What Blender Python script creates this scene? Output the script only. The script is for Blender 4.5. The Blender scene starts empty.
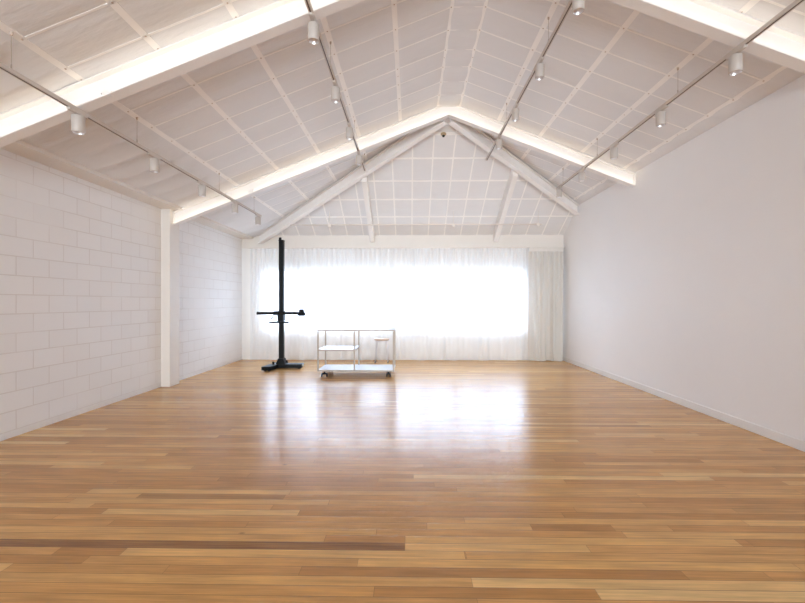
import bpy, bmesh, math, random
from mathutils import Vector, Matrix
R = random.Random(11)
S = bpy.context.scene
C = S.collection
H = 1.39                                  # lens height

# ------------------------------------------------------------------ materials
def mat(name, col=(.8, .8, .8), rough=.5, metal=0., **kw):
    m = bpy.data.materials.new(name); m.use_nodes = True
    b = m.node_tree.nodes['Principled BSDF']
    b.inputs['Base Color'].default_value = (*col, 1)
    b.inputs['Roughness'].default_value = rough
    b.inputs['Metallic'].default_value = metal
    for k, v in kw.items():
        b.inputs[k].default_value = v
    return m
class N:
    """small node helper"""
    def __init__(s, m):
        s.m = m; s.t = m.node_tree; s.b = s.t.nodes.get('Principled BSDF'); s.o = s.t.nodes['Material Output']
    def n(s, typ, **kw):
        x = s.t.nodes.new(typ)
        for k, v in kw.items():
            if k.startswith('_'): x.inputs[k[1:].replace('_', ' ')].default_value = v
            else: setattr(x, k, v)
        return x
    def l(s, a, b): s.t.links.new(a, b)
    def math(s, op, a, b=None, clamp=False):
        x = s.t.nodes.new('ShaderNodeMath'); x.operation = op; x.use_clamp = clamp
        for i, v in enumerate((a, b)):
            if v is None: continue
            if isinstance(v, (int, float)): x.inputs[i].default_value = v
            else: s.l(v, x.inputs[i])
        return x.outputs[0]
    def mix(s, fac, a, b, blend='MIX'):
        x = s.t.nodes.new('ShaderNodeMix'); x.data_type = 'RGBA'; x.blend_type = blend
        for sock, v in ((x.inputs[0], fac), (x.inputs[6], a), (x.inputs[7], b)):
            if isinstance(v, (int, float)): sock.default_value = v
            elif isinstance(v, tuple): sock.default_value = (*v, 1)
            else: s.l(v, sock)
        return x.outputs[2]
    def noise(s, vec, scale, detail=3, rough=.5):
        x = s.n('ShaderNodeTexNoise', _Scale=scale, _Detail=detail, _Roughness=rough)
        if vec is not None: s.l(vec, x.inputs['Vector'])
        return x.outputs['Fac']
    def mapping(s, vec, scale=(1, 1, 1), loc=(0, 0, 0), rot=(0, 0, 0)):
        x = s.n('ShaderNodeMapping'); x.inputs['Scale'].default_value = scale
        x.inputs['Location'].default_value = loc; x.inputs['Rotation'].default_value = rot
        s.l(vec, x.inputs['Vector']); return x.outputs[0]
    def bump(s, h, dist, strength=1.):
        x = s.n('ShaderNodeBump', _Strength=strength, _Distance=dist); s.l(h, x.inputs['Height'])
        s.l(x.outputs[0], s.b.inputs['Normal']); return x
    def obj(s): return s.n('ShaderNodeTexCoord').outputs['Object']

def grainy(name, col, rough, amt=.04, scale=3., bumpd=0., bscale=40.):
    m = mat(name, col, rough); k = N(m); o = k.obj()
    f = k.noise(o, scale, 4)
    c = k.mix(f, tuple(v*(1-amt) for v in col), tuple(min(1, v*(1+amt)) for v in col))
    k.l(c, k.b.inputs['Base Color'])
    if bumpd: k.bump(k.noise(o, bscale, 4), bumpd)
    return m

M = {}
M['plaster'] = grainy('white_plaster', (.87, .855, .85), .62, .02, 1.2, .0006, 30)
M['paint'] = grainy('white_paint', (.82, .80, .775), .5, .02, 5)
M['cream'] = grainy('cream_paint', (.78, .73, .675), .5, .03, 4)
M['steel'] = grainy('painted_steel', (.85, .815, .785), .45, .03, 3)
M['tape'] = grainy('cream_batten', (.93, .905, .88), .55, .05, 6)
M['screw'] = mat('rusty_screw', (.58, .47, .39), .6)
M['track'] = mat('track_white', (.60, .54, .49), .45)
M['slot'] = mat('track_slot', (.09, .06, .045), .5)
M['wire'] = mat('steel_wire', (.42, .36, .31), .5)
M['spot'] = mat('spotlight_body', (.53, .48, .44), .45)
M['chrome'] = mat('chrome_reflector', (.85, .85, .88), .38, 1.)
M['black'] = grainy('black_metal', (.002, .002, .0025), .5, .2, 20); M['black'].node_tree.nodes['Principled BSDF'].inputs['Specular IOR Level'].default_value = .22
M['rubber'] = mat('black_rubber', (.015, .015, .015), .6)
M['silver'] = mat('brushed_silver', (.7, .7, .72), .3, 1.)
M['cart'] = mat('cart_frame_paint', (.40, .335, .275), .4)
M['shelf'] = grainy('white_laminate', (.62, .645, .68), .22, .02, 4)
M['stoolwhite'] = mat('stool_white', (.66, .65, .67), .4)
M['brass'] = mat('brown_sensor', (.45, .33, .20), .45)

def glass():
    m = bpy.data.materials.new('window_glass'); m.use_nodes = True; k = N(m)
    k.t.nodes.remove(k.b)
    tr = k.n('ShaderNodeBsdfTransparent'); tr.inputs[0].default_value = (.96, .98, .98, 1)
    gl = k.n('ShaderNodeBsdfGlossy', _Roughness=.02)
    fr = k.n('ShaderNodeFresnel', _IOR=1.35)
    mx = k.n('ShaderNodeMixShader'); k.l(fr.outputs[0], mx.inputs[0])
    k.l(tr.outputs[0], mx.inputs[1]); k.l(gl.outputs[0], mx.inputs[2]); k.l(mx.outputs[0], k.o.inputs[0])
    return m
M['glass'] = glass()

def cloth(name, col, t_open, t_trans, wave):
    """woven fabric: open weave (transparent), light through the thread (translucent), thread (diffuse)"""
    m = bpy.data.materials.new(name); m.use_nodes = True; k = N(m)
    k.t.nodes.remove(k.b)
    tr = k.n('ShaderNodeBsdfTransparent')
    tl = k.n('ShaderNodeBsdfTranslucent'); tl.inputs[0].default_value = (*col, 1)
    df = k.n('ShaderNodeBsdfDiffuse'); df.inputs[0].default_value = (*col, 1)
    nz = k.noise(k.mapping(k.obj(), (wave, wave, .6)), 1.0, 3)
    a = k.n('ShaderNodeMixShader'); a.inputs[0].default_value = t_trans
    k.l(df.outputs[0], a.inputs[1]); k.l(tl.outputs[0], a.inputs[2])
    b = k.n('ShaderNodeMixShader')
    k.l(k.math('ADD', k.math('MULTIPLY', nz, t_open*.5), t_open*.75), b.inputs[0])
    k.l(a.outputs[0], b.inputs[1]); k.l(tr.outputs[0], b.inputs[2]); k.l(b.outputs[0], k.o.inputs[0])
    return m
M['sheer'] = cloth('sheer_voile', (.97, .97, .97), .24, .25, 9.)
M['drape'] = cloth('gathered_voile', (.77, .745, .70), .02, .18, 9.)

def emit(name, col, s):
    m = bpy.data.materials.new(name); m.use_nodes = True; k = N(m); k.t.nodes.remove(k.b)
    e = k.n('ShaderNodeEmission', _Strength=s); e.inputs[0].default_value = (*col, 1)
    k.l(e.outputs[0], k.o.inputs[0]); return m
LED = 4.2
M['led'] = emit('led_strip_light', (1., .91, .77), LED)

def block_wall():
    m = mat('painted_blockwork', (.8, .77, .74), .6); k = N(m); o = k.obj()
    sx = k.n('ShaderNodeSeparateXYZ'); k.l(o, sx.inputs[0])
    cb = k.n('ShaderNodeCombineXYZ')
    k.l(k.math('ADD', sx.outputs[1], 20-4.30+.2), cb.inputs[0])       # joints of the bottom course at Y = 4.30
    k.l(k.math('ADD', sx.outputs[2], 4.0-.072), cb.inputs[1])
    br = k.n('ShaderNodeTexBrick', offset=.5, offset_frequency=2, squash=1.)
    for nme, v in (('Scale', 1.), ('Mortar Size', .006), ('Mortar Smooth', .35), ('Bias', 0.), ('Brick Width', .4), ('Row Height', .2)):
        br.inputs[nme].default_value = v
    br.inputs['Color1'].default_value = (.865, .845, .83, 1); br.inputs['Color2'].default_value = (.845, .825, .81, 1)
    br.inputs['Mortar'].default_value = (.86, .835, .82, 1)
    k.l(cb.outputs[0], br.inputs['Vector'])
    # paint fills some joints: wear mask
    msk = k.noise(k.mapping(o, (1, 1, 1)), 1.1, 2)
    mr = k.n('ShaderNodeMapRange', _From_Min=.32, _From_Max=.52, _To_Min=.25, _To_Max=1.); k.l(msk, mr.inputs[0])
    mort = k.math('MULTIPLY', br.outputs['Fac'], mr.outputs[0])
    c = k.mix(mort, br.outputs['Color'], (.745, .70, .67))
    k.l(c, k.b.inputs['Base Color'])
    fine = k.noise(o, 60, 5)
    h = k.math('ADD', k.math('MULTIPLY', mort, -.55), k.math('MULTIPLY', fine, .18))
    k.bump(h, .006, .8)
    return m
M['block'] = block_wall()

def ceil_mat():
    m = mat('foil_faced_insulation', (.8, .77, .76), .6); k = N(m); o = k.obj()
    f = k.noise(k.mapping(o, (1.2, 3.2, 1)), 1.6, 5, .55)
    c = k.mix(f, (.745, .735, .735), (.79, .78, .78)); k.l(c, k.b.inputs['Base Color'])
    w = k.noise(k.mapping(o, (1.3, 5.5, 1)), 2.2, 5, .55)
    k.bump(w, .03, .35)
    return m
M['ceil'] = ceil_mat()

def floor_mat():
    m = mat('varnished_strip_floor', (.5, .25, .1), .2); k = N(m); o = k.obj()
    at = k.n('ShaderNodeVertexColor', layer_name='board')
    sp = k.n('ShaderNodeSeparateColor'); k.l(at.outputs[0], sp.inputs[0])
    r1, r2, dk = sp.outputs[0], sp.outputs[1], sp.outputs[2]
    ra = k.n('ShaderNodeValToRGB'); e = ra.color_ramp.elements
    e[0].position = 0; e[0].color = (.51, .250, .080, 1); e[1].position = 1; e[1].color = (.86, .57, .25, 1)
    for p, c in ((.18, (.63, .33, .108)), (.5, (.735, .42, .148)), (.8, (.80, .49, .195))):
        x = e.new(p); x.color = (*c, 1)
    k.l(r1, ra.inputs[0])
    # grain, shifted per board
    cb = k.n('ShaderNodeCombineXYZ'); k.l(k.math('MULTIPLY', r2, 37.), cb.inputs[0]); k.l(k.math('MULTIPLY', r1, 53.), cb.inputs[2])
    va = k.n('ShaderNodeVectorMath', operation='ADD'); k.l(o, va.inputs[0]); k.l(cb.outputs[0], va.inputs[1])
    g1 = k.noise(k.mapping(va.outputs[0], (1.6, 34, 1)), 1.6, 6, .62)
    g2 = k.noise(k.mapping(va.outputs[0], (2.2, 9, 1)), 1.3, 3, .5)
    mr = k.n('ShaderNodeMapRange', _From_Min=.28, _From_Max=.72, _To_Min=.74, _To_Max=1.16); k.l(g1, mr.inputs[0])
    mr2 = k.n('ShaderNodeMapRange', _From_Min=.3, _From_Max=.7, _To_Min=.86, _To_Max=1.1); k.l(g2, mr2.inputs[0])
    gm = k.math('MULTIPLY', mr.outputs[0], mr2.outputs[0])
    cc = k.n('ShaderNodeCombineXYZ')
    for i in range(3): k.l(gm, cc.inputs[i])
    c = k.mix(1., ra.outputs[0], cc.outputs[0], 'MULTIPLY')
    # dark heartwood boards, streaked
    st = k.noise(k.mapping(va.outputs[0], (1.1, 60, 1)), 1.5, 5, .7)
    ms = k.n('ShaderNodeMapRange', _From_Min=.36, _From_Max=.62, _To_Min=.35, _To_Max=1.); k.l(st, ms.inputs[0])
    c = k.mix(k.math('MULTIPLY', dk, ms.outputs[0]), c, (.14, .058, .026))
    # mineral streaks
    sk = k.noise(k.mapping(va.outputs[0], (.9, 24, 1)), 1.7, 4, .6)
    sm = k.n('ShaderNodeMapRange', _From_Min=.66, _From_Max=.78, _To_Min=0., _To_Max=.6); k.l(sk, sm.inputs[0])
    c = k.mix(sm.outputs[0], c, (.20, .085, .035))
    # small knots
    vo = k.n('ShaderNodeTexVoronoi', _Scale=1.); k.l(k.mapping(va.outputs[0], (1.6, 2.6, 1)), vo.inputs['Vector'])
    kn = k.n('ShaderNodeMapRange', _From_Min=.012, _From_Max=.045, _To_Min=.8, _To_Max=0.); k.l(vo.outputs['Distance'], kn.inputs[0])
    c = k.mix(kn.outputs[0], c, (.10, .04, .02))
    # joints
    uv = k.n('ShaderNodeUVMap', uv_map='edge'); su = k.n('ShaderNodeSeparateXYZ'); k.l(uv.outputs[0], su.inputs[0])
    ev = k.math('ABSOLUTE', k.math('SUBTRACT', su.outputs[1], .5))
    jl = k.n('ShaderNodeMapRange', _From_Min=.462, _From_Max=.492, _To_Min=0., _To_Max=.75); k.l(ev, jl.inputs[0])
    ul = k.n('ShaderNodeMapRange', _From_Min=.0, _From_Max=.004, _To_Min=.7, _To_Max=0.); k.l(su.outputs[0], ul.inputs[0])
    jn = k.math('MAXIMUM', jl.outputs[0], ul.outputs[0])
    c = k.mix(jn, c, (.13, .055, .025))
    k.l(c, k.b.inputs['Base Color'])
    rr = k.n('ShaderNodeMapRange', _To_Min=.17, _To_Max=.26); k.l(k.noise(k.mapping(o, (1, 2, 1)), 1.5, 4), rr.inputs[0])
    k.l(rr.outputs[0], k.b.inputs['Roughness'])
    k.b.inputs['IOR'].default_value = 1.36
    # every board lies a hair differently + fine unevenness
    cup = k.math('MULTIPLY', k.math('MULTIPLY', ev, ev), -.5)
    und = k.noise(k.mapping(va.outputs[0], (1.2, 9., 1)), 1.2, 2)
    h = k.math('ADD', k.math('ADD', cup, k.math('MULTIPLY', und, .8)), k.math('MULTIPLY', jn, -.25))
    k.bump(h, .0028, .55)
    return m
M['floor'] = floor_mat()

def wood(name, a, b):
    m = mat(name, a, .45); k = N(m)
    g = k.noise(k.mapping(k.obj(), (4, 40, 4)), 2, 5); k.l(k.mix(g, a, b), k.b.inputs['Base Color']); return m
M['seatwood'] = wood('pale_wood', (.70, .52, .40), (.62, .43, .31))

# ------------------------------------------------------------------ mesh builder
class MB:
    def __init__(s): s.bm = bmesh.new()
    def face(s, vs, mi=0, smooth=False):
        f = s.bm.faces.new(vs); f.material_index = mi; f.smooth = smooth; return f
    def box(s, x0, x1, y0, y1, z0, z1, mi=0, mtx=None):
        P = [Vector((x, y, z)) for x in (x0, x1) for y in (y0, y1) for z in (z0, z1)]
        if mtx: P = [mtx @ p for p in P]
        v = [s.bm.verts.new(p) for p in P]
        for q in ((0, 1, 3, 2), (4, 6, 7, 5), (0, 4, 5, 1), (2, 3, 7, 6), (0, 2, 6, 4), (1, 5, 7, 3)):
            s.face([v[i] for i in q], mi)
        return s
    def sweep(s, P0, P1, n, prof, mi=0, up=Vector((0, 0, 1))):
        """closed profile of (across, up) points swept from P0 to P1"""
        P0, P1, n = Vector(P0), Vector(P1), Vector(n).normalized()
        A = [s.bm.verts.new(P0 + n*a + up*z) for a, z in prof]
        B = [s.bm.verts.new(P1 + n*a + up*z) for a, z in prof]
        m = len(prof)
        for i in range(m):
            s.face([A[i], A[(i+1) % m], B[(i+1) % m], B[i]], mi)
        s.face(list(reversed(A)), mi); s.face(B, mi); return s
    def tube(s, P0, P1, r0, r1=None, seg=14, mi=0, cap=True):
        P0, P1 = Vector(P0), Vector(P1); r1 = r0 if r1 is None else r1
        d = (P1-P0).normalized(); a = d.orthogonal().normalized(); b = d.cross(a)
        rings = []
        for P, r in ((P0, r0), (P1, r1)):
            rings.append([s.bm.verts.new(P + (a*math.cos(t)+b*math.sin(t))*r) for t in (2*math.pi*i/seg for i in range(seg))])
        for i in range(seg):
            j = (i+1) % seg
            s.face([rings[0][i], rings[0][j], rings[1][j], rings[1][i]], mi, True)
        if cap:
            s.face(list(reversed(rings[0])), mi); s.face(rings[1], mi)
        return s
    def lathe(s, pts, c=(0, 0, 0), seg=24, mi=0, axis='Z', smooth=True):
        c = Vector(c); rings = []
        for r, z in pts:
            row = []
            for i in range(seg):
                t = 2*math.pi*i/seg
                p = Vector((r*math.cos(t), r*math.sin(t), z))
                if axis == 'X': p = Vector((p.z, p.x, p.y))
                if axis == 'Y': p = Vector((p.y, p.z, p.x))
                row.append(s.bm.verts.new(c+p))
            rings.append(row)
        for k in range(len(rings)-1):
            for i in range(seg):
                j = (i+1) % seg
                s.face([rings[k][i], rings[k][j], rings[k+1][j], rings[k+1][i]], mi, smooth)
        return s
    def curve(s, pts, r, seg=8, mi=0):
        for a, b in zip(pts[:-1], pts[1:]): s.tube(a, b, r, r, seg, mi)
        return s
    def build(s, name, mats, parent=None, bevel=0., at=None):
        if at:                                              # origin at the thing's base
            for v in s.bm.verts: v.co -= Vector(at)
        bmesh.ops.recalc_face_normals(s.bm, faces=s.bm.faces)
        me = bpy.data.meshes.new(name); s.bm.to_mesh(me); s.bm.free()
        for m in (mats if isinstance(mats, (list, tuple)) else [mats]): me.materials.append(m)
        o = bpy.data.objects.new(name, me); C.objects.link(o)
        if at: o.location = at
        if parent: o.parent = parent
        if bevel:
            b = o.modifiers.new('soft_edge', 'BEVEL'); b.width = bevel; b.segments = 2; b.limit_method = 'ANGLE'
            b.angle_limit = math.radians(40)
        return o
def tag(o, label, cat, group=None):
    o['label'] = label; o['category'] = cat
    if group: o['group'] = group
    return o
def thing(name, label, cat, loc=(0, 0, 0), rz=0, group=None):
    o = bpy.data.objects.new(name, None); C.objects.link(o); o.empty_display_size = .1
    o.location = loc; o.rotation_euler = (0, 0, rz); return tag(o, label, cat, group)
def struct(o): o['kind'] = 'structure'; return o
def Lp(parent, p): return tuple(Vector(p)-parent.location)

# ------------------------------------------------------------------ roof geometry
XL, XR, YF, YB = -4.10, 3.68, -7.0, 10.17
RX, RZ, SL = .64, H+3.314, .39
HY, HS = 7.02, .54                        # hip starts at HY, falls with HS
def main_z(x): return RZ - SL*max(RX-max(x, -3.78) if x < RX else x-RX, .188)
def hip_z(y): return RZ - HS*(y-HY)
def roof_z(x, y): return min(main_z(x), hip_z(y))
BX = [-2.865, -2.19, -1.507, -.834, -.16, .452, .828, 1.454, 2.127, 2.812, 3.50]
def seam_y(k): return 3.44 + .39*k
HXS = [.046+.39*k for k in range(-10, 10)]
HYS = [7.54, 8.04, 8.56, 9.04, 9.54]

def ceiling():
    mb = MB(); xs = sorted(set([round(-4.25+.05*i, 4) for i in range(163)] + BX + [RX-.188, RX+.188, XL, XR, -3.78]))
    ys = []; y = YF-.1
    while y < YB+.13: ys.append(y); y += .0433
    edges = [XL] + BX + [XR]
    def z(x, y):
        if main_z(x) <= hip_z(y):
            u = ((y-3.44)/.39) % 1.
            import bisect
            i = bisect.bisect_right(edges, x); a = edges[max(i-1, 0)]; b = edges[min(i, len(edges)-1)]
            v = (x-a)/(b-a) if b > a else 0.
            amp = .014
            if x > 3.50 or .452 < x < .828: return main_z(x) - (.03 if x > 3.5 else .042)*(1-abs(2*u-1)**2.2) * (1. if x > 3.5 else .55*max(0, 1-abs(2*v-1)**4)) * (1-abs(2*max(0, min(1, v))-1)**2.5 if x > 3.5 else 1)
            if x < -2.9: return main_z(x) - .05*(u**1.8)*min(1, (-2.865-x)/.25)*max(0, min(1, (x+3.85)/.3))
            return main_z(x) - amp*(1-abs(2*u-1)**2.5)*max(0, 1-abs(2*v-1)**6)
        u = ((x-.046)/.39) % 1.
        ks = [HY]+HYS+[10.2]; w = 0
        for a, b in zip(ks[:-1], ks[1:]):
            if a <= y <= b: w = (y-a)/(b-a)
        return hip_z(y) - .018*(1-abs(2*u-1)**2)*(1-abs(2*w-1)**4)
    G = [[mb.bm.verts.new((x, y, z(x, y))) for y in ys] for x in xs]
    for i in range(len(xs)-1):
        for j in range(len(ys)-1):
            mb.face([G[i][j], G[i+1][j], G[i+1][j+1], G[i][j+1]], 0, True)
    T = [[mb.bm.verts.new((x, y, roof_z(x, y)+.2)) for y in (ys[0], HY, ys[-1])] for x in (xs[0], RX, xs[-1])]
    # outer skin and closing skirts
    top = [[mb.bm.verts.new((x, y, roof_z(x, y)+.2)) for y in ys[::12]+[ys[-1]]] for x in xs[::8]+[xs[-1]]]
    for i in range(len(top)-1):
        for j in range(len(top[0])-1):
            mb.face([top[i][j], top[i][j+1], top[i+1][j+1], top[i+1][j]])
    for v in [v for r in T for v in r]: mb.bm.verts.remove(v)
    o = struct(mb.build('ceiling', M['ceil']))
    # battens along the slope's length, screwed at every seam
    nk = range(-26, 17)
    for bx in BX:
        zc = main_z(bx); b = MB(); yend = HY + (RZ-zc)/HS if abs(bx-RX) > .2 else HY+.1
        yend = min(yend, YB) - .05
        sl = -SL if bx > RX else SL
        if abs(bx-RX) < .2: sl = 0
        hw = .027
        b.sweep((bx, YF+.02, zc), (bx, yend, zc), (1, 0, 0), [(-hw, -sl*hw-.006), (hw, sl*hw-.006), (hw, sl*hw+.02), (-hw, -sl*hw+.02)])
        for k in nk:
            y = seam_y(k)
            if y < yend-.05 and y > YF+.1:
                b.tube((bx, y, zc-.0085), (bx, y, zc-.004), .0085, .0085, 8, 1)
                if (k*7) % 5 == 0: b.tube((bx, y+.17, zc-.0085), (bx, y+.17, zc-.004), .007, .007, 8, 1)
        b.build('batten', [M['tape'], M['screw']], o)
    for k in nk:
        y = seam_y(k)
        if y < YF+.1: continue
        for side in (-1, 1):
            x0 = RX + side*.19; x1 = 3.50 if side > 0 else -2.86
            if y > HY: 
                xh = RX + side*(RZ-hip_z(y))/SL
                if abs(xh-RX) > abs(x1-RX): continue
                x0 = xh + side*.06
            t = MB(); a, c = (x0, y, main_z(x0)-.004), (x1, y, main_z(x1)-.004)
            t.sweep(a, c, (0, 1, 0), [(-.010, -.002), (.010, -.002), (.010, .012), (-.010, .012)])
            t.build('seam_tape', M['tape'], o)
        if y < HY-.1:
            t = MB(); t.sweep((.46, y, main_z(RX)-.003), (.82, y, main_z(RX)-.003), (0, 1, 0), [(-.007, -.002), (.007, -.002), (.007, .012), (-.007, .012)])
            t.build('seam_tape', M['tape'], o)
    for x in HXS:
        y0 = HY + SL*abs(x-RX)/HS + .05
        if x < XL+.1 or x > XR-.1 or y0 > YB-.15: continue
        t = MB(); t.sweep((x, y0, hip_z(y0)-.005), (x, YB-.02, hip_z(YB-.02)-.005), (1, 0, 0), [(-.013, -.003), (.013, -.003), (.013, .014), (-.013, .014)])
        t.build('seam_tape', M['tape'], o)
    for i, y in enumerate(HYS):
        w = (RZ-hip_z(y))/SL - .05; x0, x1 = max(RX-w, XL), min(RX+w, XR)
        hw = .03 if i == 0 else .017
        t = MB(); t.sweep((x0, y, hip_z(y)), (x1, y, hip_z(y)), (0, 1, 0), [(-hw, HS*hw-.008), (hw, -HS*hw-.008), (hw, -HS*hw+.012), (-hw, HS*hw+.012)])
        t.build('batten', M['tape'], o)
    return o
ceiling()

# ------------------------------------------------------------------ floor: strip boards
def floor():
    bm = bmesh.new(); W = .0745; uv = bm.loops.layers.uv.new('edge'); col = bm.loops.layers.color.new('board')
    def quad(x0, x1, y0, y1, c):
        v = [bm.verts.new(p) for p in ((x0, y0, 0), (x1, y0, 0), (x1, y1, 0), (x0, y1, 0))]
        f = bm.faces.new(v)
        for lp, (u, w) in zip(f.loops, ((0, 0), (x1-x0, 0), (x1-x0, 1), (0, 1))):
            lp[uv].uv = (u, w); lp[col] = (*c, 1)
    base = 2.352 - 100*W
    r = 0; y = base
    X0, X1 = XL-.1, XR+.1
    while y < YB+.1:
        if y+W > YF-.1:
            row = round((y-2.352)/W)
            cuts = []
            x = X0 - R.uniform(0, 2.0)
            while x < X1: cuts.append(x); x += R.uniform(.7, 3.0)
            cuts.append(X1+.01)
            fixed = {0: [(-3.2, -.03, (.05, .3, .9))], -3: [(-.57, 1.4, (.0, .6, .12))], 8: [(-1.95, -.9, (.3, .7, .7))],
                     5: [(1.0, 2.6, (.12, .2, .0))], 3: [(.75, 1.25, (.0, .2, .10))], -1: [(-1.6, .3, (.8, .4, 0))], 1: [(-.03, 1.9, (.75, .1, 0))]}.get(row, [])
            segs = []
            for a, b in zip(cuts[:-1], cuts[1:]):
                a, b = max(a, X0), min(b, X1)
                if b > a: segs.append((a, b, None))
            for fa, fb, fc in fixed:
                out = []
                for a, b, c in segs:
                    if a < fa: out.append((a, min(b, fa), c))
                    if b > fb: out.append((max(a, fb), b, c))
                segs = [q for q in out if q[1]-q[0] > .0005] + [(fa, fb, fc)]
            for a, b, c in segs:
                if c is None:
                    t = min(1, max(0, R.gauss(.52, .22))); d = 0.
                    if R.random() < .018: d = R.uniform(.25, .55)
                    c = (t, R.random(), d)
                quad(a, b, y, y+W, c)
        y += W; r += 1
    # slab under the boards
    bmesh.ops.recalc_face_normals(bm, faces=bm.faces)
    for f in bm.faces:
        if f.normal.z < 0: f.normal_flip()
    me = bpy.data.meshes.new('floor'); bm.to_mesh(me); bm.free(); me.materials.append(M['floor'])
    o = bpy.data.objects.new('floor', me); C.objects.link(o); struct(o)
    sl = MB(); sl.box(X0, X1, YF-.1, YB+.2, -.15, -.002); sl.build('subfloor', M['rubber'], o)
floor()

# ------------------------------------------------------------------ walls
WX0, WX1, WZ0, WZ1 = -3.57, 2.80, .72, 2.20      # the wide window
w = MB(); w.box(XL-.15, XL, YF-.15, YB+.15, -.15, main_z(XL)+.12); struct(w.build('wall_left', M['block']))
w = MB()
yh = HY + (RZ-main_z(XR))/HS
prof = [(YF-.15, -.15), (YB+.15, -.15), (YB+.15, hip_z(YB+.15)+.1), (yh, main_z(XR)+.1), (YF-.15, main_z(XR)+.1)]
A = [w.bm.verts.new((XR, y, z)) for y, z in prof]; B = [w.bm.verts.new((XR+.15, y, z)) for y, z in prof]
for i in range(5): w.face([A[i], A[(i+1) % 5], B[(i+1) % 5], B[i]])
w.face(A); w.face(B); struct(w.build('wall_right', M['plaster']))
w = MB(); zt = hip_z(YB)+.1
w.box(XL, WX0, YB, YB+.15, -.15, zt).box(WX1, XR, YB, YB+.15, -.15, zt).box(WX0, WX1, YB, YB+.15, -.15, WZ0).box(WX0, WX1, YB, YB+.15, WZ1, zt)
struct(w.build('wall_back', M['paint']))
# unseen wall behind the lens, its wide opening added to brighten the room
FX0, FX1, FZ0, FZ1 = -3.8, 3.4, .2, 2.75
w = MB(); zt = RZ+.15
w.box(XL, FX0, YF-.15, YF, -.15, zt).box(FX1, XR, YF-.15, YF, -.15, zt).box(FX0, FX1, YF-.15, YF, -.15, FZ0).box(FX0, FX1, YF-.15, YF, FZ1, zt)
struct(w.build('wall_front', M['plaster']))

def window(name, x0, x1, z0, z1, y, mull, trans, thick):
    o = bpy.data.objects.new(name, None); C.objects.link(o); struct(o); o.location = ((x0+x1)/2, y, z0)
    f = MB(); d = .04
    for a in ((x0, x0+.05, z0, z1), (x1-.05, x1, z0, z1), (x0+.05, x1-.05, z0, z0+.05), (x0+.05, x1-.05, z1-.05, z1)):
        f.box(a[0], a[1], y-d, y+d, a[2], a[3])
    fo = f.build('window_frame', M['paint'], None); fo.parent = o; fo.matrix_parent_inverse = Matrix.Translation(-o.location)
    xs = [x0+.05]
    for i, m in enumerate(mull):
        wd = thick.get(i, .03)
        b = MB(); b.box(m-wd, m+wd, y-d*.9, y+d*.9, z0+.05, z1-.05); q = b.build('mullion', M['paint']); q.parent = o; q.matrix_parent_inverse = Matrix.Translation(-o.location)
        xs += [m-wd, m+wd]
    xs.append(x1-.05)
    for a, b_ in zip(xs[::2], xs[1::2]):
        if trans:
            t = MB(); t.box(a, b_, y-d*.8, y+d*.8, trans-.02, trans+.02); q = t.build('transom', M['paint']); q.parent = o; q.matrix_parent_inverse = Matrix.Translation(-o.location)
        for c, e in (((z0+.05, trans-.02), (trans+.02, z1-.05)) if trans else ((z0+.05, z1-.05),)):
            g = MB(); g.box(a, b_, y-.003, y+.003, c, e); q = g.build('pane', M['glass']); q.parent = o; q.matrix_parent_inverse = Matrix.Translation(-o.location)
    return o
mx = [-2.85, -2.085, -1.24, -.45, .42, 1.11, 1.92]
window('window_1', WX0, WX1, WZ0, WZ1, YB+.09, mx, 1.21, {3: .10})
window('added_rear_window', FX0, FX1, FZ0, FZ1, YF-.08, [-2.0, -.2, 1.6], None, {})  # out of view, added as a light source for the room
t = MB(); t.box(WX0-.03, WX1+.03, YB-.02, YB+.05, WZ0-.03, WZ0); struct(t.build('trim_4', M['paint']))

# boxed soffit along the top of the block wall
t = MB(); zs = H+1.543
t.box(XL, -3.80, YF, YB-.02, zs, zs+.055, 0)
struct(t.build('trim_1', M['cream']))
# pilaster under the far steel frame
t = MB(); t.box(XL, -3.95, 6.84, 7.13, 0, zs); struct(t.build('trim_2', M['cream'], bevel=.006))
# fascia board above the curtain
t = MB(); t.box(-4.09, XR, YB-.035, YB, H+1.318, H+1.64); struct(t.build('trim_3', M['cream']))
t = MB(); t.box(XR-.014, XR, YF, YB, 0.0, .095); struct(t.build('baseboard_right', M['paint'], bevel=.004))
t = MB(); t.box(XL, XL+.006, YF, 6.84, .012, .068); t.box(XL, XL+.006, 7.13, YB, .012, .068); struct(t.build('baseboard_left', M['paint']))

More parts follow.
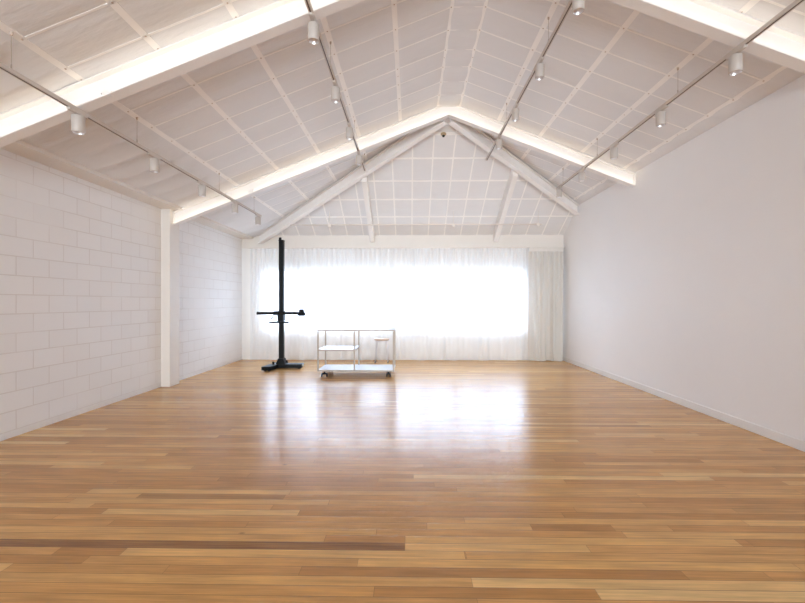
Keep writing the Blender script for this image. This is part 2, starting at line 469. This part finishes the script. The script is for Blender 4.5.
# ------------------------------------------------------------------ steel frames with cove light
def ibeam(depth, width, tw=.010, tf=.016):
    a, b, d = width/2, tw/2, depth
    return [(-a, 0), (a, 0), (a, -tf), (b, -tf), (b, -d+tf), (a, -d+tf), (a, -d), (-a, -d), (-a, -d+tf), (-b, -d+tf), (-b, -tf), (-a, -tf)]
def frame(label, y0, width, boxes):
    yc = y0 + width/2
    o = thing('roof_beam', label, 'beam', (RX, yc, RZ), 0, 'lit steel roof beams')
    top = RZ - .012; dep = .214
    for sd, xe in ((-1, -3.95 if y0 > 5 else XL+.0), (1, XR)):
        ze = top - SL*abs(xe-RX)
        b = MB(); b.sweep(Lp(o, (RX, yc, top)), Lp(o, (xe, yc, ze)), (0, 1, 0), ibeam(dep, width))
        x2 = xe - sd*.012; z2 = top - SL*abs(x2-RX)
        b.sweep(Lp(o, (x2, yc, z2-.01)), Lp(o, (xe, yc, ze-.01)), (0, 1, 0), [(-width/2, 0), (width/2, 0), (width/2, -dep+.02), (-width/2, -dep+.02)])
        b.build('rafter', M['steel'], o)
        xs, xf = RX+sd*.02, xe-sd*.03
        f = lambda x: top - SL*abs(x-RX) - dep + .012
        l = MB(); l.sweep(Lp(o, (xs, yc-width/2+.017, f(xs))), Lp(o, (xf, yc-width/2+.017, f(xf))), (0, 1, 0), [(-.006, 0), (.006, 0), (.006, .005), (-.006, .005)])
        l.build('led_strip', M['led'], o)
    for bx in boxes:
        bz = top - SL*abs(bx-RX)
        g = MB(); g.box(-.035, .035, -.045, -.006, -.202, -.14)
        q = g.build('driver_box', M['paint'], o, .004); q.location = Lp(o, (bx, yc, bz)); q.rotation_euler = (0, math.atan(-SL if bx < RX else SL), 0)
        g = MB(); g.tube((-.05, -.03, -.155), (.05, -.03, -.155), .008, .008, 10)
        q = g.build('connector', M['silver'], o); q.location = Lp(o, (bx, yc, bz)); q.rotation_euler = (0, math.atan(-SL if bx < RX else SL), 0)
    return o
frame('white steel roof beam with warm strip light, nearer one crossing the top corners', 3.61, .115, [-2.72])
frame('white steel roof beam with warm strip light, farther one ending on the wall pilaster', 6.92, .112, [-2.70])

# hip rafters and jack rafters of the far roof end
def slope_beam(name, label, P0, P1, dep, wid, group, steel=True, extra=None):
    P0, P1 = Vector(P0), Vector(P1); h = Vector((P1.x-P0.x, P1.y-P0.y, 0)).normalized(); n = Vector((-h.y, h.x, 0))
    o = MB()
    if steel: o.sweep(P0, P1, n, ibeam(dep, wid, .012, .016))
    else: o.sweep(P0, P1, n, [(-wid/2, 0), (wid/2, 0), (wid/2, -dep), (-wid/2, -dep)])
    return tag(o.build(name, M['steel'], at=tuple(P1)), label, 'beam', group)
hp0 = (RX, HY+.02, RZ-.03)
yl = YB-.06; xl = RX-(RZ-hip_z(yl))/SL
slope_beam('hip_rafter', 'white sloping hip beam running down to the back left corner', (RX-.05, HY+.085, hip_z(HY+.085)-.03), (xl, yl, hip_z(yl)-.02), .205, .115, 'hip beams at the far end')
slope_beam('hip_rafter', 'white sloping hip beam running down into the right wall', (RX+.05, HY+.085, hip_z(HY+.085)-.03), (XR-.045, yh-.03, main_z(XR)-.02), .205, .115, 'hip beams at the far end')
for jx, lab in ((-.90, 'white sloping jack rafter above the cart, left of the ridge'), (2.03, 'white sloping jack rafter above the right half of the window')):
    y0 = HY+SL*abs(jx-RX)/HS+.11
    y1 = 9.98
    slope_beam('jack_rafter', lab, (jx, y0, hip_z(y0)-.012), (jx, y1, hip_z(y1)-.012), .27, .10, 'jack rafters of the hipped end', False)

# long rod under the jack rafters
o = thing('ceiling_rod', 'thin cream rod spanning the hipped ceiling above the curtain', 'rod', (.1, 9.36, H+1.735))
b = MB(); b.tube((-2.78, 0, 0), (2.83, 0, 0), .014, .014, 12); b.build('bar', M['cream'], o)
for bx in (.87, 2.74, -1.9):
    b = MB(); zt = hip_z(9.36)-H-1.735-.004
    b.tube((bx, 0, 0), (bx, 0, zt), .006, .006, 8).box(bx-.03, bx+.03, -.02, .02, -.05, .018); b.build('bracket', M['cream'], o, .003)

# round sensor
sz = hip_z(7.54)-.006
o = thing('ceiling_sensor', 'small brown round sensor under the ridge end behind the far beam', 'sensor', (.60, 7.54, sz))
b = MB(); b.lathe([(.0, .01), (.045, .01), (.05, 0), (.05, -.018), (.04, -.03), (.0, -.03)]); b.build('base', M['brass'], o)
b = MB(); b.lathe([(.026, -.028), (.026, -.045), (.018, -.06), (0, -.064)]); b.build('lens', M['rubber'], o)

# ------------------------------------------------------------------ lighting tracks and spotlights
def track(label, X, y0, y1):
    z = main_z(X) - .289; o = thing('lighting_track', label, 'lighting track', (X, y1, z), 0, 'suspended lighting tracks')
    L = y1-y0
    b = MB(); b.box(-.0175, .0175, -L, 0, -.015, .015, 0).box(-.006, .006, -L+.02, -.02, -.0155, -.010, 1)
    b.build('rail', [M['track'], M['slot']], o)
    b = MB(); b.box(-.019, .019, 0, .012, -.017, .017); b.build('end_cap', M['track'], o, .002)
    for d in (3.02, 4.41, 6.31, 7.72):
        y = d + .0179*X - y1
        w = MB(); w.tube((0, y, .015), (0, y, .28), .002, .002, 6); wo = w.build('suspension_wire', M['wire'], o)
        w = MB(); w.tube((0, y, .015), (0, y, .055), .006, .004, 8); w.build('wire_grip', M['wire'], wo)
        w = MB(); w.tube((0, y, .262), (0, y, .286), .008, .012, 10); w.build('hook', M['screw'], wo)
    return o
def spot(label, X, Y, group):
    z = main_z(X) - .289 - .015
    o = thing('track_spotlight', label, 'spotlight', (X, Y, z), 0, group)
    b = MB(); b.box(-.0165, .0165, -.11, .09, -.020, .001); b.build('adapter', M['track'], o, .002)
    b = MB(); b.lathe([(.012, -.019), (.012, -.035)], seg=12); b.lathe([(0, -.032), (.046, -.032), (.05, -.036), (.05, -.175), (.047, -.178), (.043, -.178), (.043, -.165)], seg=28); b.build('housing', M['spot'], o)
    b = MB(); b.lathe([(.043, -.1775), (.036, -.155), (.024, -.128), (.012, -.12), (0, -.12)], seg=28); b.build('reflector', M['chrome'], o)
    return o
tracks = [(-2.865, 8.0, 'beside the left block wall', 'far left', 5), (-.834, 7.76, 'left of the ridge', 'left of the ridge', 4),
          (1.454, 7.98, 'right of the ridge', 'right of the ridge', 4), (2.812, 8.08, 'beside the right wall', 'far right', 5)]
ordn = ['nearest', 'second', 'third', 'fourth', 'fifth']
for X, ye, lt, ls, n in tracks:
    track('thin white lighting track hung on wires ' + lt, X, .5, ye)
    for i in range(n):
        d = (3.63, 4.71, 5.79, 6.87, 7.92)[i]
        lab = ('white cylinder spotlight on the track %s, %s' % (lt, 'nearest to the viewer' if i == 0 else ('farthest at the track end' if i == n-1 else ordn[i] + ' from the front')))
        spot(lab, X, d+.0179*X, 'white spotlights on the tracks')

# ------------------------------------------------------------------ curtains
def curtain(name, label, x0, x1, yc, zt, zb, matl, pl_top, pl_bot, a_top, a_bot, seed):
    r = random.Random(seed); mb = MB(); n = int((x1-x0)/.0125); rows = 26
    ph = []; p = 0; q = 0; f1 = f2 = 1.
    for i in range(n+1):
        f1 += (r.uniform(.75, 1.25)-f1)*.15; f2 += (r.uniform(.45, 1.6)-f2)*.06
        p += 2*math.pi*.0125/pl_top*f1; q += 2*math.pi*.0125/pl_bot*f2; ph.append((p, q))
    G = []
    for i in range(n+1):
        x = x0+(x1-x0)*i/n; col = []
        am = .75+.5*math.sin(ph[i][1]*.37+seed)
        for j in range(rows+1):
            t = j/rows; wt = (1-t)**1.2; wb = min(1, t*1.3)
            y = yc + a_top*wt*math.sin(ph[i][0]) + a_bot*wb*am*(math.sin(ph[i][1]+.5*math.sin(t*2.2+ph[i][1]*.2)) + .35*math.sin(2.3*ph[i][1]+1.)) + .2*a_top*wb*math.sin(ph[i][0])
            z = zt+(zb-zt)*t + (.010*math.sin(ph[i][1]*.5) if j == rows else 0)
            col.append(mb.bm.verts.new((x, y, z)))
        G.append(col)
    for i in range(n):
        for j in range(rows):
            mb.face([G[i][j], G[i+1][j], G[i+1][j+1], G[i][j+1]], 0, True)
    return tag(mb.build(name, matl, at=((x0+x1)/2, yc, zb)), label, 'curtain')
ZT = H+1.296
curtain('sheer_curtain', 'wide sheer white curtain hanging across the window down to the floor', -3.86, 2.84, 10.055, ZT, .018, M['sheer'], .115, .36, .020, .028, 3)
curtain('gathered_curtain', 'bunched opaque ivory curtain gathered beside the right wall', 2.80, 3.60, 9.965, ZT-.095, .012, M['drape'], .115, .21, .030, .048, 8)
o = thing('curtain_track', 'slim white curtain track under the fascia above the window', 'curtain track', (0, 10.02, H+1.298))
b = MB(); b.box(-3.90, 3.66, -.02, .11, .002, .018); b.build('rail', M['cream'], o)
b = MB(); b.box(2.84, 3.64, .012, .022, -.085, .0); b.build('cover_strip', M['cream'], o)

# ------------------------------------------------------------------ camera stand
o = thing('camera_stand', 'tall black studio camera stand on the floor in front of the curtain', 'camera stand', (-2.78, 8.86, 0))
def P(x, y, z): return (x+2.78, y-8.86, z)
b = MB()
d = Vector((.12, .86, 0)).normalized(); n = Vector((-d.y, d.x, 0))
q0 = Vector(P(-2.905, 8.41, .095)); q1 = Vector(P(-2.79, 9.25, .095))
b.sweep(q0, q1, n, [(-.10, 0), (.10, 0), (.10, -.076), (-.10, -.076)]); b.build('foot', M['black'], o, .006)
b = MB(); b.box(*[P(-2.76, 0, 0)[0], P(-2.27, 0, 0)[0]], P(0, 8.74, 0)[1], P(0, 8.96, 0)[1], .022, .098); b.build('foot', M['black'], o, .006)
for x, y in ((-2.93, 8.45), (-2.85, 8.44), (-2.78, 9.2), (-2.33, 8.80), (-2.33, 8.89)):
    px, py, _ = P(x, y, 0); b = MB(); b.tube((px, py, 0), (px, py, .03), .022, .018, 12); b.build('levelling_pad', M['rubber'], o)
b = MB(); b.lathe([(0, .095), (.02, .095), (.014, .12), (.024, .125), (.024, .15), (.0, .155)], P(-2.86, 8.74, 0)); b.build('lock_knob', M['black'], o)
b = MB(); b.lathe([(0, .095), (.012, .095), (.012, .13), (.02, .135), (.018, .155), (0, .16)], P(-2.63, 8.92, 0)); b.build('lock_knob', M['black'], o)
b = MB(); b.tube(P(-2.285, 8.845, .065), P(-2.255, 8.845, .065), .03, .03, 14); b.build('end_plug', M['silver'], o)
CX, CY = -2.722, 8.86
b = MB(); b.box(CX-.047+2.78, CX+.047+2.78, -.05, .05, .09, 2.70)
for sx in (-.02, .02): b.box(CX+sx-.004+2.78, CX+sx+.004+2.78, -.054, -.05, .3, 2.66)
b.build('column', M['black'], o, .005)
b = MB(); x = CX+2.78
b.sweep((x, -.09, 0), (x, .09, 0), (1, 0, 0), [(-.10, .09), (.10, .09), (.055, .21), (-.055, .21)]); b.build('gusset', M['black'], o, .004)
b = MB(); b.box(x-.05, x+.05, -.055, .055, 2.69, 2.712); b.tube((x-.04, -.03, 2.735), (x+.0, -.03, 2.735), .032, .032, 18); b.box(x-.045, x-.035, -.045, .0, 2.70, 2.745); b.build('pulley', M['black'], o)
AZ = 1.166; AY = -.09
b = MB(); b.tube((-3.20+2.78, AY, AZ), (-2.30+2.78, AY, AZ), .029, .029, 18); arm = b.build('cross_arm', M['black'], o)
b = MB(); b.lathe([(0, -.062), (.06, -.062), (.08, -.048), (.082, -.012), (.068, .012), (.054, .03), (.052, .064), (.042, .078), (0, .08)], (-2.275+2.78, AY, AZ+.005)); b.build('tripod_head', M['black'], arm)
b = MB(); b.tube((-3.215+2.78, AY, AZ), (-3.19+2.78, AY, AZ), .033, .033, 16); b.build('end_cap', M['rubber'], arm)
b = MB(); b.box(x-.062, x+.062, -.10, .065, AZ-.165, AZ+.045); b.tube((x+.05, AY, AZ), (x+.10, AY, AZ), .042, .034, 16); car = b.build('carriage', M['black'], o, .006)
b = MB(); b.tube((x-.145, AY, AZ), (x-.05, AY, AZ), .046, .046, 18); b.tube((x-.10, AY-.06, AZ), (x-.10, AY-.02, AZ), .03, .034, 14); b.build('clamp', M['black'], car, .003)
b = MB(); b.tube((x-.12, AY-.05, AZ-.03), (x-.155, AY-.07, AZ-.095), .009, .009, 10); b.tube((x-.165, AY-.08, AZ-.115), (x-.145, AY-.06, AZ-.085), .017, .014, 12); b.build('crank_handle', M['black'], car)
b = MB(); z2 = .977; b.box(-2.94+2.78, -2.53+2.78, -.16, -.09, z2-.019, z2+.019); tr = b.build('accessory_arm', M['black'], o, .004)
b = MB(); b.box(-2.53+2.78, -2.45+2.78, -.15, -.10, z2-.014, z2+.014); b.build('arm_tip', M['silver'], tr, .003)
b = MB(); b.tube((-2.88+2.78, -.11, z2-.01), (-2.885+2.78, -.11, z2-.06), .008, .008, 8); b.build('set_screw', M['silver'], tr)
b = MB(); b.box(x-.055, x-.0, -.10, -.05, z2-.02, AZ-.15); b.build('link_plate', M['black'], car)

# ------------------------------------------------------------------ cart
CYF, CYB = 7.775, 8.47
X0, XM, X1 = -1.708, -1.033, -.306
o = thing('utility_cart', 'long pale metal cart with white shelves on black casters', 'cart', ((X0+X1)/2, (CYF+CYB)/2, 0))
ox, oy = o.location.x, o.location.y
pw = .0135; zb, zm, ztp = .122, .503, .873
def bx(nm, x0, x1, y0, y1, z0, z1, m, bev=.0015, par=None):
    q = MB(); q.box(x0-ox, x1-ox, y0-oy, y1-oy, z0, z1); return q.build(nm, m, par or o, bev)
for yy in (CYF, CYB):
    for xx in (X0, XM, X1):
        bx('post', xx-pw, xx+pw, yy-pw, yy+pw, zb-.01, ztp-.02, M['cart'])
for z, xa, xb in ((zb, X0, X1), (zm, X0, XM), (ztp, X0, X1)):
    s = bx('shelf', xa-pw*.8, xb+pw*.8, CYF+pw, CYB-pw, z-.006, z+.0145, M['shelf'])
    h = .0135
    for yy in (CYF, CYB): bx('rail', xa-pw, xb+pw, yy-pw*.98, yy+pw*.98, z-h, z+h, M['cart'])
    for xx in (xa, xb): bx('rail', xx-pw*.98, xx+pw*.98, CYF, CYB, z-h*.98, z+h*.98, M['cart'])
for xx, yy, sp in ((-1.60, 7.83, .095), (-.40, 7.83, .06), (-1.58, 8.36, .06), (-.42, 8.36, .06)):
    q = MB(); q.box(xx-sp/2-.012-ox, xx+sp/2+.012-ox, yy-.03-oy, yy+.03-oy, .100, .108); q.tube((xx-ox, yy-oy, .07), (xx-ox, yy-oy, .104), .016, .02, 12)
    q.box(xx-sp/2-ox, xx+sp/2-ox, yy-.008-oy, yy+.012-oy, .045, .075)
    cs = q.build('caster', M['black'], o)
    for sd in (-1, 1):
        q = MB(); cx = xx+sd*sp/2-ox
        q.lathe([(0, -.011), (.03, -.011), (.038, -.007), (.038, .007), (.03, .011), (0, .011)], (cx, yy-oy, .038), 20, axis='X'); q.build('wheel', M['rubber'], cs)

# ------------------------------------------------------------------ stool
o = thing('stool', 'small stool with pale wooden seat and white legs behind the cart', 'stool', (-.655, 9.72, 0))
b = MB(); b.lathe([(0, .518), (.15, .518), (.17, .526), (.173, .545), (.165, .555), (0, .557)], seg=36); b.build('seat', M['seatwood'], o)
b = MB(); b.lathe([(.115, .50), (.125, .50), (.125, .519), (.115, .519), (.115, .50)], seg=28); b.build('seat_ring', M['stoolwhite'], o)
for a in (35, 145, 215, 325):
    c, s_ = math.cos(math.radians(a)), math.sin(math.radians(a))
    b = MB(); b.tube((c*.13, s_*.11, .518), (c*.18, s_*.15, .012), .014, .013, 12); lg = b.build('leg', M['stoolwhite'], o)
    b = MB(); b.tube((c*.181, s_*.151, 0), (c*.179, s_*.149, .022), .014, .013, 12); b.build('rubber_foot', M['rubber'], lg)
for a0, a1, f in ((35, 145, .28), (145, 215, .34), (215, 325, .28), (325, 35, .34)):
    pt = []
    for a in (a0, a1):
        c, s_ = math.cos(math.radians(a)), math.sin(math.radians(a)); pt.append((c*(.18-.05*f), s_*(.15-.04*f), .012+.506*f))
    b = MB(); b.tube(pt[0], pt[1], .005, .005, 8); b.build('stretcher', M['stoolwhite'], o)

# ------------------------------------------------------------------ light: overcast sky through the far window, added fill through the rear one
SKY_FRONT, REAR_FILL, SKY_LOW = 4.2, 13.8, .6   # overcast sky, plus a lobe added behind the lens to brighten the far end
W = bpy.data.worlds.new('overcast_sky'); S.world = W; W.use_nodes = True
wt = W.node_tree; bg = wt.nodes['Background']; wl = wt.links.new
def wm(op, a, b):
    x = wt.nodes.new('ShaderNodeMath'); x.operation = op
    for i, v in enumerate((a, b)):
        if isinstance(v, (int, float)): x.inputs[i].default_value = v
        else: wl(v, x.inputs[i])
    return x.outputs[0]
def wc(fac, col):
    x = wt.nodes.new('ShaderNodeVectorMath'); x.operation = 'SCALE'; x.inputs[0].default_value = col; wl(fac, x.inputs['Scale']); return x.outputs[0]
tc = wt.nodes.new('ShaderNodeTexCoord'); sx = wt.nodes.new('ShaderNodeSeparateXYZ'); wl(tc.outputs['Generated'], sx.inputs[0])
yy = sx.outputs[1]
up = sx.outputs[2]                                              # overcast: brighter overhead, dimmer ground
lum = wm('ADD', wm('MULTIPLY', wm('POWER', wm('MAXIMUM', up, 0.), 2.), 13.), wm('ADD', wm('MULTIPLY', wm('MINIMUM', up, 0.), .6), 1.))
front = wm('MULTIPLY', wm('MULTIPLY', wm('GREATER_THAN', yy, 0.), SKY_FRONT), lum)
back = wm('MAXIMUM', wm('MULTIPLY', yy, -1.), 0.)
rear = wm('ADD', wm('MULTIPLY', wm('POWER', back, 14.), REAR_FILL), wm('MULTIPLY', wm('LESS_THAN', yy, 0.), SKY_LOW))  # narrow lobe added to light the curtain and far end frontally
ad = wt.nodes.new('ShaderNodeVectorMath'); ad.operation = 'ADD'
wl(wc(front, (.62, .76, 1.)), ad.inputs[0]); wl(wc(rear, (.87, .925, 1.)), ad.inputs[1])
wl(ad.outputs[0], bg.inputs[0]); bg.inputs[1].default_value = 1.
def portal(name, x, y, z, sx, sz, rx):
    l = bpy.data.lights.new(name, 'AREA'); l.shape = 'RECTANGLE'; l.size = sx; l.size_y = sz; l.cycles.is_portal = True
    q = bpy.data.objects.new(name, l); C.objects.link(q); q.location = (x, y, z); q.rotation_euler = (rx, 0, 0)
portal('window_daylight', (WX0+WX1)/2, YB+.16, (WZ0+WZ1)/2, WX1-WX0, WZ1-WZ0, -math.pi/2)
portal('added_rear_daylight', (FX0+FX1)/2, YF-.16, (FZ0+FZ1)/2, FX1-FX0, FZ1-FZ0, math.pi/2)  # portal of the added opening behind the lens

# ------------------------------------------------------------------ camera
cam = bpy.data.cameras.new('camera'); co = bpy.data.objects.new('camera', cam); C.objects.link(co)
co.location = (0, 0, H); co.rotation_euler = (math.pi/2, 0, math.radians(1.023))
cam.sensor_width = 36; cam.lens = 36*420/805; cam.shift_y = 1/805; cam.clip_start = .05
S.camera = co
S.view_settings.view_transform = 'Standard'; S.view_settings.look = 'None'
S.view_settings.gamma = 1; S.view_settings.exposure = 1.4; S.view_settings.use_curve_mapping = False
S.cycles.max_bounces = 14; S.cycles.diffuse_bounces = 8; S.cycles.transparent_max_bounces = 16
S.cycles.use_denoising = True; S.cycles.sample_clamp_indirect = 6.
